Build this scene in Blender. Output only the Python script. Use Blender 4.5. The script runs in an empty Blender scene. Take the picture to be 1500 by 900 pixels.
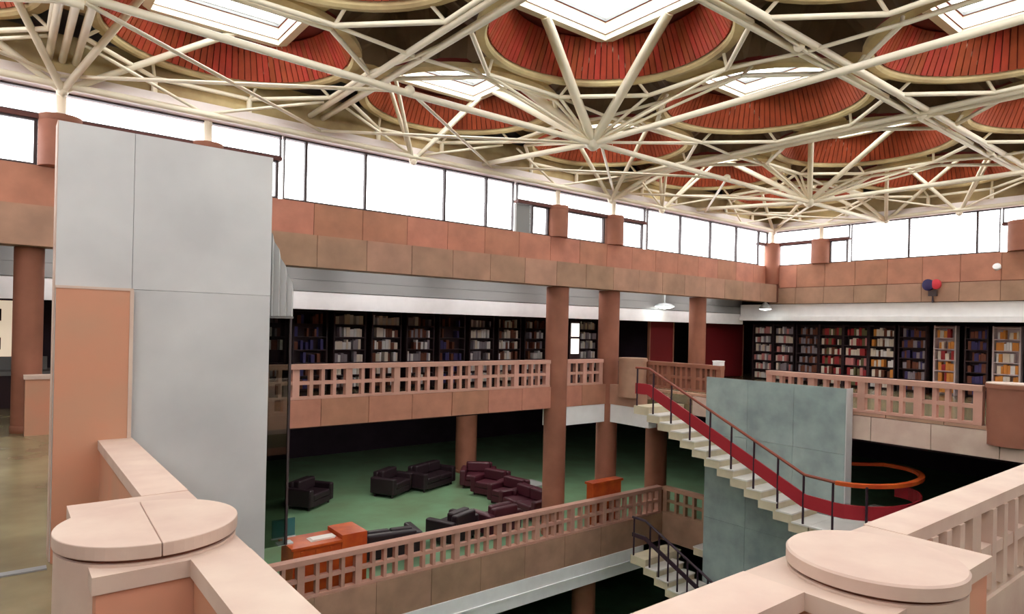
import bpy, bmesh, math, random
from mathutils import Vector, Matrix, Quaternion
random.seed(7)
S = bpy.context.scene
C = S.collection

# ------------------------------------------------------------------ camera, sky, exposure
# eye is at the origin; +X runs along the left wall, +Y along the right wall
cam_d = bpy.data.cameras.new('camera'); cam = bpy.data.objects.new('camera', cam_d); C.objects.link(cam)
cam_d.sensor_width = 36.0; cam_d.lens = 36.0 * 953.0 / 1500.0
cam_d.shift_y = 29.0 / 1500.0
cam_d.clip_start = 0.05
YAW = math.radians(51.8 - 90.0)          # forward = (cos 51.8, sin 51.8)
ROLL = math.radians(1.3)
cam.matrix_world = Matrix.Rotation(YAW, 4, 'Z') @ Matrix.Rotation(math.radians(90), 4, 'X') @ Matrix.Rotation(ROLL, 4, 'Z')
S.camera = cam
world = bpy.data.worlds.new('sky'); S.world = world; world.use_nodes = True
bg = world.node_tree.nodes['Background']
bg.inputs[0].default_value = (1.0, 0.985, 0.97, 1); bg.inputs[1].default_value = 5.5
S.view_settings.view_transform = 'Standard'; S.view_settings.look = 'None'
S.view_settings.gamma = 1.0; S.view_settings.use_curve_mapping = False
S.view_settings.exposure = 0.55
S.cycles.max_bounces = 10; S.cycles.diffuse_bounces = 6; S.cycles.transparent_max_bounces = 16

# ------------------------------------------------------------------ levels and grid
FZ, LZ, BZ = -1.85, -5.5, -9.15          # gallery, lower floor, basement
GX = [-3.58, 0.70, 4.98, 9.26, 13.54, 17.82, 22.10]
GY = [-3.10, 0.90, 4.90, 8.90, 12.90]
WY, WX = 12.9, 22.1                      # the two walls in view
VX0, VX1, VY0, VY1 = 0.84, 13.6, 1.45, 12.9   # the opening in the gallery floor
LVY, LVX = 12.0, 15.2                    # opening in the lower floor

# ------------------------------------------------------------------ materials
def srgb(r, g, b):
    f = lambda c: (c/255/12.92) if c/255 <= 0.04045 else ((c/255+0.055)/1.055)**2.4
    return (f(r), f(g), f(b), 1)
def mat(name, col, rough=0.7, var=0.0, scale=3.0, rnd=0.0, metal=0.0, col2=None, spec=0.4, bump=0.0, stretch=None):
    m = bpy.data.materials.new(name); m.use_nodes = True
    nt = m.node_tree; N = nt.nodes; L = nt.links; b = N['Principled BSDF']
    b.inputs['Roughness'].default_value = rough; b.inputs['Metallic'].default_value = metal
    b.inputs['Specular IOR Level'].default_value = spec
    b.inputs['Base Color'].default_value = col
    if var or rnd or col2:
        geo = N.new('ShaderNodeNewGeometry'); src = geo.outputs['Position']
        if stretch:
            mp = N.new('ShaderNodeMapping'); mp.inputs['Scale'].default_value = stretch
            L.new(src, mp.inputs['Vector']); src = mp.outputs['Vector']
        no = N.new('ShaderNodeTexNoise'); no.inputs['Scale'].default_value = scale; no.inputs['Detail'].default_value = 5
        L.new(src, no.inputs['Vector'])
        mix = N.new('ShaderNodeMix'); mix.data_type = 'RGBA'
        c2 = col2 or tuple(c*(1-var) for c in col[:3])+(1,)
        mix.inputs['A'].default_value = tuple(min(1, c*(1+var*0.6)) for c in col[:3])+(1,); mix.inputs['B'].default_value = c2
        rp = N.new('ShaderNodeMapRange'); rp.inputs['From Min'].default_value = 0.32; rp.inputs['From Max'].default_value = 0.68
        L.new(no.outputs['Fac'], rp.inputs['Value']); L.new(rp.outputs['Result'], mix.inputs['Factor'])
        out = mix.outputs['Result']
        if rnd:
            oi = N.new('ShaderNodeObjectInfo'); hsv = N.new('ShaderNodeHueSaturation')
            mr = N.new('ShaderNodeMapRange'); mr.inputs['To Min'].default_value = 1-rnd; mr.inputs['To Max'].default_value = 1+rnd
            L.new(oi.outputs['Random'], mr.inputs['Value']); L.new(mr.outputs['Result'], hsv.inputs['Value'])
            mr2 = N.new('ShaderNodeMapRange'); mr2.inputs['To Min'].default_value = 0.5+rnd*0.06; mr2.inputs['To Max'].default_value = 0.5-rnd*0.05
            L.new(oi.outputs['Random'], mr2.inputs['Value']); L.new(mr2.outputs['Result'], hsv.inputs['Hue'])
            L.new(out, hsv.inputs['Color']); out = hsv.outputs['Color']
        L.new(out, b.inputs['Base Color'])
        if bump:
            bp = N.new('ShaderNodeBump'); bp.inputs['Strength'].default_value = bump; bp.inputs['Distance'].default_value = 0.01
            L.new(no.outputs['Fac'], bp.inputs['Height']); L.new(bp.outputs['Normal'], b.inputs['Normal'])
    return m
def glass(name, tint, gloss=0.08, rough=0.02):
    m = bpy.data.materials.new(name); m.use_nodes = True
    nt = m.node_tree; N = nt.nodes; L = nt.links
    N.remove(N['Principled BSDF'])
    t = N.new('ShaderNodeBsdfTransparent'); t.inputs[0].default_value = tint
    g = N.new('ShaderNodeBsdfGlossy'); g.inputs['Roughness'].default_value = rough
    mx = N.new('ShaderNodeMixShader'); mx.inputs[0].default_value = gloss
    L.new(t.outputs[0], mx.inputs[1]); L.new(g.outputs[0], mx.inputs[2])
    L.new(mx.outputs[0], N['Material Output'].inputs[0])
    return m
def emit(name, col, st):
    m = bpy.data.materials.new(name); m.use_nodes = True
    b = m.node_tree.nodes['Principled BSDF']
    b.inputs['Base Color'].default_value = col
    b.inputs['Emission Color'].default_value = col; b.inputs['Emission Strength'].default_value = st
    return m
M = dict(
    stone   = mat('red_sandstone', srgb(184,126,102), 0.75, 0.16, 2.5, 0.12, bump=0.15),
    stone2  = mat('brown_sandstone', srgb(174,136,112), 0.75, 0.18, 2.2, 0.12, bump=0.15),
    pale    = mat('pale_pink_sandstone', srgb(206,184,166), 0.62, 0.10, 3.0, 0.05, col2=srgb(196,168,152)),
    pier    = mat('salmon_sandstone', srgb(204,138,110), 0.7, 0.12, 2.0, 0.06, col2=srgb(196,146,118)),
    rail    = mat('pink_stone_rail', srgb(200,152,134), 0.7, 0.10, 3.0, 0.06),
    joint   = mat('stone_joint', srgb(120,76,60), 0.9),
    slab    = mat('grey_stone', srgb(200,200,197), 0.38, 0.08, 1.2, 0.05, col2=srgb(186,186,184)),
    gslab   = mat('green_grey_stone', srgb(150,166,160), 0.55, 0.18, 2.0, 0.06, col2=srgb(128,142,140)),
    olive   = mat('polished_olive_stone', srgb(140,128,96), 0.22, 0.2, 1.3, col2=srgb(112,100,74)),
    carpet  = mat('green_carpet', srgb(116,152,118), 0.34, 0.25, 1.2, col2=srgb(112,134,102)),
    white   = mat('white_plaster', srgb(244,243,241), 0.7, 0.04, 4.0),
    grey    = mat('grey_plaster', srgb(140,140,138), 0.8),
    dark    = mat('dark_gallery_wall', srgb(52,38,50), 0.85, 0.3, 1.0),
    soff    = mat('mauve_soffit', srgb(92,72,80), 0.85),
    khaki   = mat('khaki_soffit', srgb(206,188,140), 0.8, 0.25, 1.2, col2=srgb(164,140,100)),
    coffer  = mat('coffer_painted_shade', srgb(112,90,68), 0.8, 0.3, 2.0),  # shade of the roof recesses painted as a darker brown soffit
    redwood = mat('red_timber_slat', srgb(176,70,46), 0.5, 0.2, 4.0, 0.16),
    redback = mat('dark_timber_backing', srgb(128,48,42), 0.8),
    cream   = mat('cream_painted_steel', srgb(246,236,212), 0.45, 0.05, 2.0, 0.04),
    beam    = mat('pale_ring_beam', srgb(242,232,228), 0.55, 0.06, 2.0),
    frame   = mat('dark_window_frame', srgb(64,52,52), 0.5),
    lintel  = mat('maroon_lintel', srgb(96,56,50), 0.7),
    pane    = glass('window_glass', (0.97, 0.98, 1.0, 1), 0.06),
    sky     = glass('skylight_glass', (0.94, 0.97, 0.99, 1), 0.06),
    smoke   = glass('smoked_glass', (0.50, 0.52, 0.48, 1), 0.10),
    tread   = mat('white_marble_tread', srgb(222,218,210), 0.4, 0.08, 3.0),
    step    = mat('cream_stone_step', srgb(206,194,164), 0.65, 0.12, 3.0),
    maroon  = mat('maroon_band', srgb(160,40,48), 0.45),
    post    = mat('dark_steel_post', srgb(52,34,44), 0.4),
    hand    = mat('brown_handrail', srgb(134,66,48), 0.4),
    orange  = mat('orange_timber', srgb(198,92,36), 0.4, 0.2, 3.0, col2=srgb(176,66,30)),
    sofa    = mat('maroon_leather', srgb(72,26,38), 0.45),
    sofab   = mat('black_leather', srgb(38,24,30), 0.45),
    shelf   = mat('dark_wood_shelf', srgb(58,38,42), 0.6),
    shelfw  = mat('white_shelf', srgb(214,196,196), 0.6),
    door    = mat('red_door_panel', srgb(136,34,38), 0.6),
    paper   = mat('white_paper', srgb(240,232,222), 0.8),
    drape   = mat('grey_pleated_cloth', srgb(192,192,190), 0.7),
    cpanel  = emit('cream_panel_added_glow', srgb(246,224,196), 0.45),  # glow added to the board itself, with no lamp behind it
    blue    = mat('dark_blue_plastic', srgb(44,34,84), 0.5),
    red     = mat('red_plastic', srgb(206,52,62), 0.5),
    lampon  = emit('lit_lamp_glass', (0.95, 1.0, 0.97, 1), 6.0),
    lounge_fill = emit('lounge_fill_glow', (1.0, 0.96, 0.9, 1), 30.0),  # added source that lifts the lounge brightness from out of view
    batten  = emit('batten_tube', (1.0, 0.97, 0.97, 1), 22.0),  # added unseen source for brightening the left bulkhead
    teal    = mat('teal_glass', srgb(60,110,108), 0.2),
    silver  = mat('silver_plastic', srgb(196,204,204), 0.35),
    column  = mat('column_stone', srgb(152,98,76), 0.7, 0.14, 2.2, 0.05),
)
BOOK = {n: mat('book_'+n, srgb(*c), 0.7) for n, c in dict(cream=(236,222,204), white=(240,236,232), red=(176,56,58), orange=(226,150,70),
        brown=(120,70,52), grey=(150,140,146), blue=(70,62,110), olive=(120,112,76), pink=(216,140,136)).items()}

# ------------------------------------------------------------------ helpers
def link(o, parent=None):
    C.objects.link(o)
    if parent: o.parent = parent
    return o
def empty(name, loc=(0,0,0)):
    o = bpy.data.objects.new(name, None); o.location = loc; o.empty_display_size = 0.1
    return link(o)
def tag(o, label, cat, group=None):
    o['label'] = label; o['category'] = cat
    if group: o['group'] = group
    return o
def thing(name, loc, label, cat, group=None):
    return tag(empty(name, loc), label, cat, group)
def struct(o):
    o['kind'] = 'structure'; return o
class MB:
    def __init__(s): s.v = []; s.f = []; s.m = []; s.sm = False
    def add(s, vs, fs, mi=0):
        n = len(s.v); s.v += [tuple(v) for v in vs]; s.f += [tuple(i+n for i in f) for f in fs]; s.m += [mi]*len(fs)
    def box(s, x0, x1, y0, y1, z0, z1, mi=0):
        s.add([(x0,y0,z0),(x1,y0,z0),(x1,y1,z0),(x0,y1,z0),(x0,y0,z1),(x1,y0,z1),(x1,y1,z1),(x0,y1,z1)],
              [(0,3,2,1),(4,5,6,7),(0,1,5,4),(1,2,6,5),(2,3,7,6),(3,0,4,7)], mi)
    def lathe(s, prof, n=32, cx=0, cy=0, caps=True, mi=0):
        vs = []; k = len(prof)
        for i in range(n):
            a = 2*math.pi*i/n
            for r, z in prof: vs.append((cx+r*math.cos(a), cy+r*math.sin(a), z))
        fs = []
        for i in range(n):
            j = (i+1) % n
            for q in range(k-1): fs.append((i*k+q, j*k+q, j*k+q+1, i*k+q+1))
        if caps:
            fs.append(tuple(i*k for i in range(n))[::-1]); fs.append(tuple(i*k+k-1 for i in range(n)))
        s.add(vs, fs, mi)
    def prism(s, poly, axis, a, b, mi=0):
        def P(u, v, w): return (w,u,v) if axis == 'x' else ((u,w,v) if axis == 'y' else (u,v,w))
        n = len(poly)
        vs = [P(u,v,a) for u,v in poly]+[P(u,v,b) for u,v in poly]
        fs = [tuple(range(n))[::-1], tuple(range(n,2*n))]+[(i,(i+1)%n,n+(i+1)%n,n+i) for i in range(n)]
        s.add(vs, fs, mi)
    def sweep(s, pts, prof, mi=0, up=Vector((0,0,1))):
        # prof: list of (side, up) offsets
        pts = [Vector(p) for p in pts]; k = len(prof); vs = []
        for i, p in enumerate(pts):
            d = (pts[min(i+1,len(pts)-1)]-pts[max(i-1,0)]).normalized()
            sd = d.cross(up).normalized(); u = sd.cross(d)
            for a, b in prof: vs.append(p+sd*a+u*b)
        fs = []
        for i in range(len(pts)-1):
            for q in range(k): fs.append((i*k+q, i*k+(q+1)%k, (i+1)*k+(q+1)%k, (i+1)*k+q))
        fs.append(tuple(range(k))[::-1]); fs.append(tuple((len(pts)-1)*k+q for q in range(k)))
        s.add(vs, fs, mi)
    def build(s, name, mats, parent=None, smooth=False, loc=None):
        me = bpy.data.meshes.new(name); me.from_pydata(s.v, [], s.f)
        for m in (mats if isinstance(mats, list) else [mats]): me.materials.append(M[m] if isinstance(m, str) else m)
        if isinstance(mats, list): me.polygons.foreach_set('material_index', s.m)
        bm = bmesh.new(); bm.from_mesh(me); bmesh.ops.recalc_face_normals(bm, faces=bm.faces); bm.to_mesh(me); bm.free()
        if smooth:
            me.polygons.foreach_set('use_smooth', [True]*len(me.polygons)); me.set_sharp_from_angle(angle=0.7)
        o = bpy.data.objects.new(name, me)
        if loc: o.location = loc
        return link(o, parent)
_unit = {}
def umesh(kind, m):
    k = (kind, m)
    if k not in _unit:
        b = MB()
        if kind == 'cube': b.box(0,1,0,1,0,1)
        else: b.lathe([(1,0),(1,1)], 10)
        o = b.build(kind, m, smooth=(kind != 'cube')); me = o.data; me.name = kind+'_'+str(m if isinstance(m,str) else m.name)
        bpy.data.objects.remove(o); _unit[k] = me
    return _unit[k]
def off(parent): return Vector(parent.location) if parent else Vector((0,0,0))
def block(name, x0, x1, y0, y1, z0, z1, m, parent=None):
    o = bpy.data.objects.new(name, umesh('cube', m)); o.location = Vector((x0,y0,z0))-off(parent); o.scale = (x1-x0, y1-y0, z1-z0)
    return link(o, parent)
def member(name, p, q, r, m, parent=None):
    p = Vector(p); q = Vector(q); d = q-p
    o = bpy.data.objects.new(name, umesh('tube', m)); o.location = p-off(parent)
    o.rotation_mode = 'QUATERNION'; o.rotation_quaternion = d.to_track_quat('Z', 'Y'); o.scale = (r, r, d.length)
    return link(o, parent)
def subblock(name, x0, x1, y0, y1, z0, z1, m, part):
    """a block that is a sub-part of another block (which carries a scale)"""
    g = off(part.parent)+part.location; s = part.scale
    o = bpy.data.objects.new(name, umesh('cube', m)); o.location = ((x0-g.x)/s.x, (y0-g.y)/s.y, (z0-g.z)/s.z)
    o.scale = ((x1-x0)/s.x, (y1-y0)/s.y, (z1-z0)/s.z); return link(o, part)
def mesh_at(mb, name, mats, parent, smooth=False):
    """mesh given in world coordinates under a parent that sits at its own base"""
    o = mb.build(name, mats, parent, smooth); o.location = -off(parent); return o
def circ(r, n=10): return [(r*math.cos(2*math.pi*i/n), r*math.sin(2*math.pi*i/n)) for i in range(n)]

# ------------------------------------------------------------------ the setting: floors
def slab_ring(name, X0, X1, Y0, Y1, hx0, hx1, hy0, hy1, z0, z1, m):
    b = MB()
    b.box(X0, hx0, Y0, Y1, z0, z1); b.box(hx1, X1, Y0, Y1, z0, z1); b.box(hx0, hx1, Y0, hy0, z0, z1); b.box(hx0, hx1, hy1, Y1, z0, z1)
    return struct(b.build(name, m))
OX0, OX1, OY0, OY1 = -8.0, 26.5, -8.0, 18.0
floor_g = slab_ring('floor', OX0, OX1, OY0, OY1, VX0+0.02, VX1-0.02, VY0+0.02, VY1-0.02+0.1, FZ-0.22, FZ, ['olive'])
floor_l = slab_ring('floor', OX0, OX1+4, OY0, 26.0, VX0, LVX+0.05, VY0, LVY+0.05, LZ-0.3, LZ, ['carpet'])
b = MB(); b.box(OX0, OX1+4, OY0, 26.0, BZ-0.3, BZ); floor_b = struct(b.build('floor', 'carpet'))
# gallery soffit (under the gallery floor) and the ceiling over the galleries outside the hall
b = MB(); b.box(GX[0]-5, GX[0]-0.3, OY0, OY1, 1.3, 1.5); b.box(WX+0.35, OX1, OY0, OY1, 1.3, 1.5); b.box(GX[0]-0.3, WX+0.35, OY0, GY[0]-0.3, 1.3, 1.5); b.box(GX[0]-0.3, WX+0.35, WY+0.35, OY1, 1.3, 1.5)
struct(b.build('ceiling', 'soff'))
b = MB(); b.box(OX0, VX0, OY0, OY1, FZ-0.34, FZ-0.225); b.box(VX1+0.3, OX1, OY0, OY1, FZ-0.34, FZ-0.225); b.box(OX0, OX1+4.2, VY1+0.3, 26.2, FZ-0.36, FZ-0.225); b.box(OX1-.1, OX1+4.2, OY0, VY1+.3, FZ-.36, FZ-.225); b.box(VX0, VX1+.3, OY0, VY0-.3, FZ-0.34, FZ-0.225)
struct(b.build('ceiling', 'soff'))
# outer walls
def wall(name, x0, x1, y0, y1, z0, z1, m='dark'):
    b = MB(); b.box(x0, x1, y0, y1, z0, z1); return struct(b.build(name, m))
wall('wall_gallery_back', OX0, OX1, OY1, OY1+0.2, FZ, 1.5)
wall('wall_gallery_right', OX1, OX1+0.2, OY0, OY1, FZ, 1.5)
wall('wall_gallery_front', OX0, OX1, OY0-0.2, OY0, FZ, 1.5)
wall('wall_gallery_left', OX0-0.2, OX0, OY0, OY1, FZ, 1.5)
wall('wall_lower_back', OX0, OX1+4, 26.0, 26.2, BZ, FZ-0.3)
wall('wall_lower_right', OX1+4, OX1+4.2, OY0, 26, BZ, FZ-0.3)
wall('wall_lower_left', OX0-.2, OX0, OY0, 26, BZ, FZ-0.3)
wall('wall_lower_front', OX0, OX1+4, OY0-0.2, OY0, BZ, FZ-0.3)

# ------------------------------------------------------------------ fascia walls with stone panels, clerestory windows
J = 0.006
def panels(parent, axis, a0, a1, step, f0, f1, z0, z1, m, name='stone_panel'):
    n = max(1, round((a1-a0)/step)); w = (a1-a0)/n
    for i in range(n):
        s, e = a0+i*w+J, a0+(i+1)*w-J
        if axis == 'x': block(name, s, e, f0, f1, z0+J, z1-J, m, parent)
        else: block(name, f0, f1, s, e, z0+J, z1-J, m, parent)
SILL, MID, BOT = 2.42, 1.72, 1.08
wl = wall('wall_left', GX[0]-0.3, WX+0.4, WY+0.04, WY+0.36, BOT+0.05, SILL, 'joint')
panels(wl, 'x', GX[0], WX-0.02, 1.07, WY, WY+0.05, MID, SILL, 'stone')
b = MB(); b.box(GX[0]-0.3, WX+0.0, WY-0.38, WY+0.04, BOT+0.02, MID-0.02); o = b.build('ledge_core', 'joint', wl)
panels(wl, 'x', GX[0], WX-0.3, 1.07, WY-0.45, WY+0.0, BOT, MID, 'stone2', 'ledge_panel')
wr = wall('wall_right', WX+0.04, WX+0.36, GY[0]-0.3, WY+0.04, BOT+0.05, SILL, 'joint')
panels(wr, 'y', GY[0], WY-0.02, 1.0, WX, WX+0.05, MID-0.1, SILL, 'stone')
panels(wr, 'y', GY[0], WY-0.02, 1.0, WX-0.06, WX+0.05, BOT-0.04, MID-0.11, 'stone2', 'ledge_panel')
wn = wall('wall_near', GX[0], WX, GY[0]-0.36, GY[0]-0.04, BOT, SILL, 'stone')
wf = wall('wall_far_left', GX[0]-0.36, GX[0]-0.04, GY[0], WY, BOT, SILL, 'stone')

WTOP = 3.66
wi = [0]
def window(axis, a0, a1, f, z0, z1, thick=0.05, deep=0.08):
    wi[0] += 1
    w = struct(empty('window_%d' % wi[0], ((a0+a1)/2, f, z0) if axis == 'x' else (f, (a0+a1)/2, z0)))
    def bx(n, s, e, y0, y1, zz0, zz1, m):
        if axis == 'x': block(n, s, e, f+y0, f+y1, zz0, zz1, m, w)
        else: block(n, f+y0, f+y1, s, e, zz0, zz1, m, w)
    bx('pane', a0+0.01, a1-0.01, 0.035, 0.045, z0+0.01, z1-0.01, 'pane')
    bx('mullion', a0, a0+thick, 0, deep, z0, z1, 'frame'); bx('mullion', a1-thick, a1, 0, deep, z0, z1, 'frame')
    bx('sill_bar', a0+thick, a1-thick, 0, deep, z0, z0+0.03, 'frame'); bx('head_bar', a0+thick, a1-thick, 0, deep, z1-0.03, z1, 'frame')
    return w
LIN = 3.2
def column(name, x, y, z0, z1, r, m, label, cat='column', group=None, n=28):
    t = thing(name, (x, y, z0), label, cat, group)
    b = MB(); b.lathe([(r, 0), (r, z1-z0)], n); b.build('shaft', m, t, True)
    b = MB(); b.lathe([(r, 0), (r*1.06, 0.02), (r*1.06, 0.10), (r, 0.12)], n); b.build('base_ring', m, t, True)
    return t
trim = [0]
def trim_block(x0, x1, y0, y1, z0, z1, m):
    trim[0] += 1
    b = MB(); b.box(x0, x1, y0, y1, z0, z1); return struct(b.build('trim_%d' % trim[0], m))
def clerestory(axis, f, cols, spans, lints, tall):
    """cols: column centres; tall: mullion positions of full-height glazing; lints: (a0,a1,[mullions]) bays with lintel"""
    for a0, a1, ms in lints:
        if axis == 'x': trim_block(a0, a1, f-0.02, f+0.16, LIN-0.04, LIN+0.03, 'lintel')
        else: trim_block(f-0.02, f+0.16, a0, a1, LIN-0.04, LIN+0.03, 'lintel')
        for s, e in ms: window(axis, s, e, f+0.03, SILL, LIN-0.04)
        window(axis, a0, a1, f+0.03, LIN+0.03, WTOP, 0.03)
    for tl in tall:
        for s, e in zip(tl[:-1], tl[1:]): window(axis, s, e, f+0.03, SILL, WTOP, 0.025)
clerestory('x', WY, None, None, [(-3.5, 4.3, [(-3.4, 0.42), (1.0, 2.7), (3.2, 4.25)]), (10.25, 15.2, [(10.75, 11.33), (11.95, 13.45), (14.15, 15.1)]), (21.4, 22.0, [])],
           [[4.35, 4.8, 6.1, 8.1, 9.3, 10.15], [15.3, 16.9, 18.5, 20.0, 21.4]])
clerestory('y', WX, None, None, [(10.1, 12.85, [(10.15, 10.75), (11.35, 12.6)]), (-3.0, 5.9, [(-3, 0.5), (1.1, 4.9)])],
           [[5.95, 6.5, 8.3, 10.05]])
clerestory('x', GY[0]-0.2, None, None, [], [[GX[0], 0.7, 5, 9.3, 13.5, 17.8, WX]])
clerestory('y', GX[0]-0.2, None, None, [], [[GY[0], 0.9, 4.9, 8.9, WY]])
ccl = [(0.72, WY+0.02, 'between the leftmost clerestory window and the grey pier top'), (2.95, WY+0.05, 'just above the top edge of the tall grey slab'),
       (11.64, WY+0.05, 'left of the pair standing in the left clerestory'), (13.80, WY+0.05, 'right of the pair standing in the left clerestory'),
       (WX-0.05, WY-0.1, 'in the far corner where the two clerestories meet'), (WX+0.05, 11.05, 'next to the far corner of the right clerestory'), (WX+0.05, 5.35, 'at the right edge of the right clerestory')]
for i, (x, y, d) in enumerate(ccl):
    t = thing('clerestory_column', (x, y, SILL-0.01 if i != 4 else 1.75), 'short round red sandstone column '+d, 'column', 'clerestory columns')
    zb = t.location.z; r = [0.30, 0.27, 0.30, 0.31, 0.27, 0.31, 0.42][i]
    b = MB(); b.lathe([(r, 0), (r, LIN-0.06-zb)], 24); b.build('shaft', 'column', t, True)
    b = MB(); b.lathe([(r*0.98, LIN-0.055-zb), (r*1.0, LIN-0.03-zb), (r*1.0, LIN+0.04-zb), (0.12, LIN+0.06-zb)], 24); b.build('cap', 'column', t, True)
    b = MB(); b.lathe([(0.075, LIN+0.05-zb), (0.075, WTOP-zb+0.05)], 12); b.build('pin', 'cream', t, True)
# light-coloured wide mullion panel left of the pair
trim_block(10.25, 10.7, WY+0.05, WY+0.14, SILL, LIN-0.06, 'grey')
# ring beam on top of the clerestory
b = MB(); b.box(GX[0]-0.4, WX+0.4, WY-0.16, WY+0.3, WTOP, 3.93); b.box(WX-0.16, WX+0.3, GY[0]-.4, WY-0.16, WTOP, 3.93)
b.box(GX[0]-0.4, WX+0.4, GY[0]-0.3, GY[0]+0.16, WTOP, 3.93); b.box(GX[0]-0.3, GX[0]+0.16, GY[0]+.16, WY-0.16, WTOP, 3.93)
struct(b.build('trim_ring_beam', 'beam'))
# upstand between ring beam and ceiling
b = MB(); b.box(GX[0]-0.4, WX+0.4, WY+0.02, WY+0.3, 3.93, 4.6); b.box(WX+0.02, WX+0.3, GY[0]-.4, WY+0.02, 3.93, 4.6)
b.box(GX[0]-0.4, WX+0.4, GY[0]-0.3, GY[0]-0.02, 3.93, 4.6); b.box(GX[0]-0.3, GX[0]-0.02, GY[0], WY, 3.93, 4.6)
struct(b.build('trim_upstand', 'khaki'))

# bulkheads under the fascia
b = MB(); b.box(GX[0]-4, WX+0.3, 14.15, 14.4, 0.29, 0.68); b.box(GX[0]-4, WX+.3, 14.3, 14.5, 0.68, 0.95); struct(b.build('trim_bulkhead_left', 'white'))
b = MB(); b.box(GX[0]-4, WX+0.3, 14.12, 14.295, 0.69, 0.94); b.box(GX[0]-4, WX+.3, 14.2, 14.5, 0.95, 1.3); struct(b.build('trim_bulkhead_gutter', 'grey'))
b = MB(); b.box(WX+0.05, WX+0.35, GY[0], 14.1, 0.60, BOT-0.05); b.box(WX-0.02, WX+0.35, GY[0], 14.1, 0.44, 0.595); struct(b.build('trim_bulkhead_right', 'white'))
for i, (x, z) in enumerate(((6.0, 1.0), (8.9, 1.0), (11.0, 1.0))):
    t = tag(empty('downlight', (x, 13.7, 1.265)), 'small dark round downlight in the soffit, %s along the left gallery' % ('first', 'second', 'third')[i], 'lamp', 'gallery downlights')
    b = MB(); b.lathe([(0.09, -0.05), (0.11, -0.05), (0.11, 0.035), (0.09, 0.035)], 16, caps=False); b.build('trim_ring', 'frame', t, True)
    b = MB(); b.lathe([(0.085, 0.0), (0.085, 0.02)], 16); b.build('lens', 'frame', t, True)

# ------------------------------------------------------------------ roof: ceiling with timber-lined domes and skylights
CZ = 4.45
RIM, SK = 1.84, 1.02
CX = [(a+c)/2 for a, c in zip(GX[:-1], GX[1:])]; CY = [(a+c)/2 for a, c in zip(GY[:-1], GY[1:])]
b = MB(); NS = 48
for i in range(len(CX)):
    for j in range(len(CY)):
        hx, hy = (GX[i+1]-GX[i])/2, (GY[j+1]-GY[j])/2; vs = []
        for k in range(NS):
            a = 2*math.pi*k/NS; c, s = math.cos(a), math.sin(a)
            f = min(hx/abs(c) if abs(c) > 1e-6 else 1e9, hy/abs(s) if abs(s) > 1e-6 else 1e9)
            x, y = c*f, s*f
            lift = 0.80*min(1.0, max(0.0, (1.35-math.hypot(hx-abs(x), hy-abs(y)))/0.5))
            vs.append((CX[i]+RIM*c, CY[j]+RIM*s, CZ)); vs.append((CX[i]+x, CY[j]+y, CZ+lift))
        for k in range(NS):
            q = [2*k, 2*k+1, 2*((k+1) % NS)+1, 2*((k+1) % NS)]; hi = max(vs[q[1]][2], vs[q[2]][2])
            b.add([vs[a] for a in q], [(0, 1, 2, 3)], 1 if hi > CZ+0.3 else 0)
        for sx in (-1, 1):
            for sy in (-1, 1): # corner triangle
                ang = math.atan2(sy*hy, sx*hx) % (2*math.pi); k = int(ang/(2*math.pi/NS)); k2 = (k+1) % NS
                b.add([vs[2*k+1], (CX[i]+sx*hx, CY[j]+sy*hy, CZ+0.80), vs[2*k2+1]], [(0, 1, 2)], 1)
ceil = struct(b.build('ceiling', ['khaki', 'coffer']))
# closed weather roof above the soffit, open only over the domes (one slab per strip between the domes)
SLATS = 99
slat_mb = MB(); n1, n2 = RIM-0.03, 1.50
z1, z2 = 4.46, 5.06
sl = MB(); L_ = math.hypot(n1-n2, z2-z1)
w_ = 2*math.pi*1.66/SLATS*0.45
def slat_vs(inset):
    dx, dz = (n2-n1), (z2-z1); nx, nz = -dz/L_, dx/L_   # inward normal
    return [(n1+nx*inset, z1+nz*inset), (n2+nx*inset, z2+nz*inset)]
(i0, i1) = slat_vs(0.035); (o0, o1) = slat_vs(-0.01)
sl.add([(o0[0],-w_,o0[1]),(o0[0],w_,o0[1]),(o1[0],w_*0.85,o1[1]),(o1[0],-w_*0.85,o1[1]),(i0[0],-w_,i0[1]),(i0[0],w_,i0[1]),(i1[0],w_*0.85,i1[1]),(i1[0],-w_*0.85,i1[1])],
       [(0,3,2,1),(4,5,6,7),(0,1,5,4),(1,2,6,5),(2,3,7,6),(3,0,4,7)])
tmp = sl.build('slat', 'redwood'); slat_me = tmp.data; bpy.data.objects.remove(tmp)
# dome shell: backing, rim and top plate with a square hole
def plate(b, r, z, h, mi):
    vs = []
    for k in range(NS):
        a = 2*math.pi*k/NS; c, s = math.cos(a), math.sin(a); f = min(h/max(abs(c),1e-6), h/max(abs(s),1e-6))
        vs.append((r*c, r*s, z)); vs.append((f*c, f*s, z))
    b.add(vs, [(2*k, 2*k+1, 2*((k+1) % NS)+1, 2*((k+1) % NS)) for k in range(NS)], mi)
db = MB()
db.lathe([(RIM+0.14, CZ-0.07), (RIM, CZ-0.10), (RIM-0.03, CZ-0.06), (RIM-0.02, CZ+0.02)], NS, caps=False, mi=0)
db.lathe([(RIM+0.14, CZ+0.01), (RIM+0.14, CZ-0.07)], NS, caps=False, mi=0)
db.lathe([(RIM-0.02, CZ+0.01), (1.52, 5.09)], NS, caps=False, mi=1)
db.lathe([(RIM+0.12, CZ+0.01), (1.62, 5.2), (1.62, 5.3)], NS, caps=False, mi=1)
plate(db, 1.53, 5.09, 1.0, 1); plate(db, 1.62, 5.3, 1.0, 1)
tmp = db.build('dome', ['khaki', 'redback'], smooth=True); dome_me = tmp.data; bpy.data.objects.remove(tmp)
fb = MB(); t_ = 0.13
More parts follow.
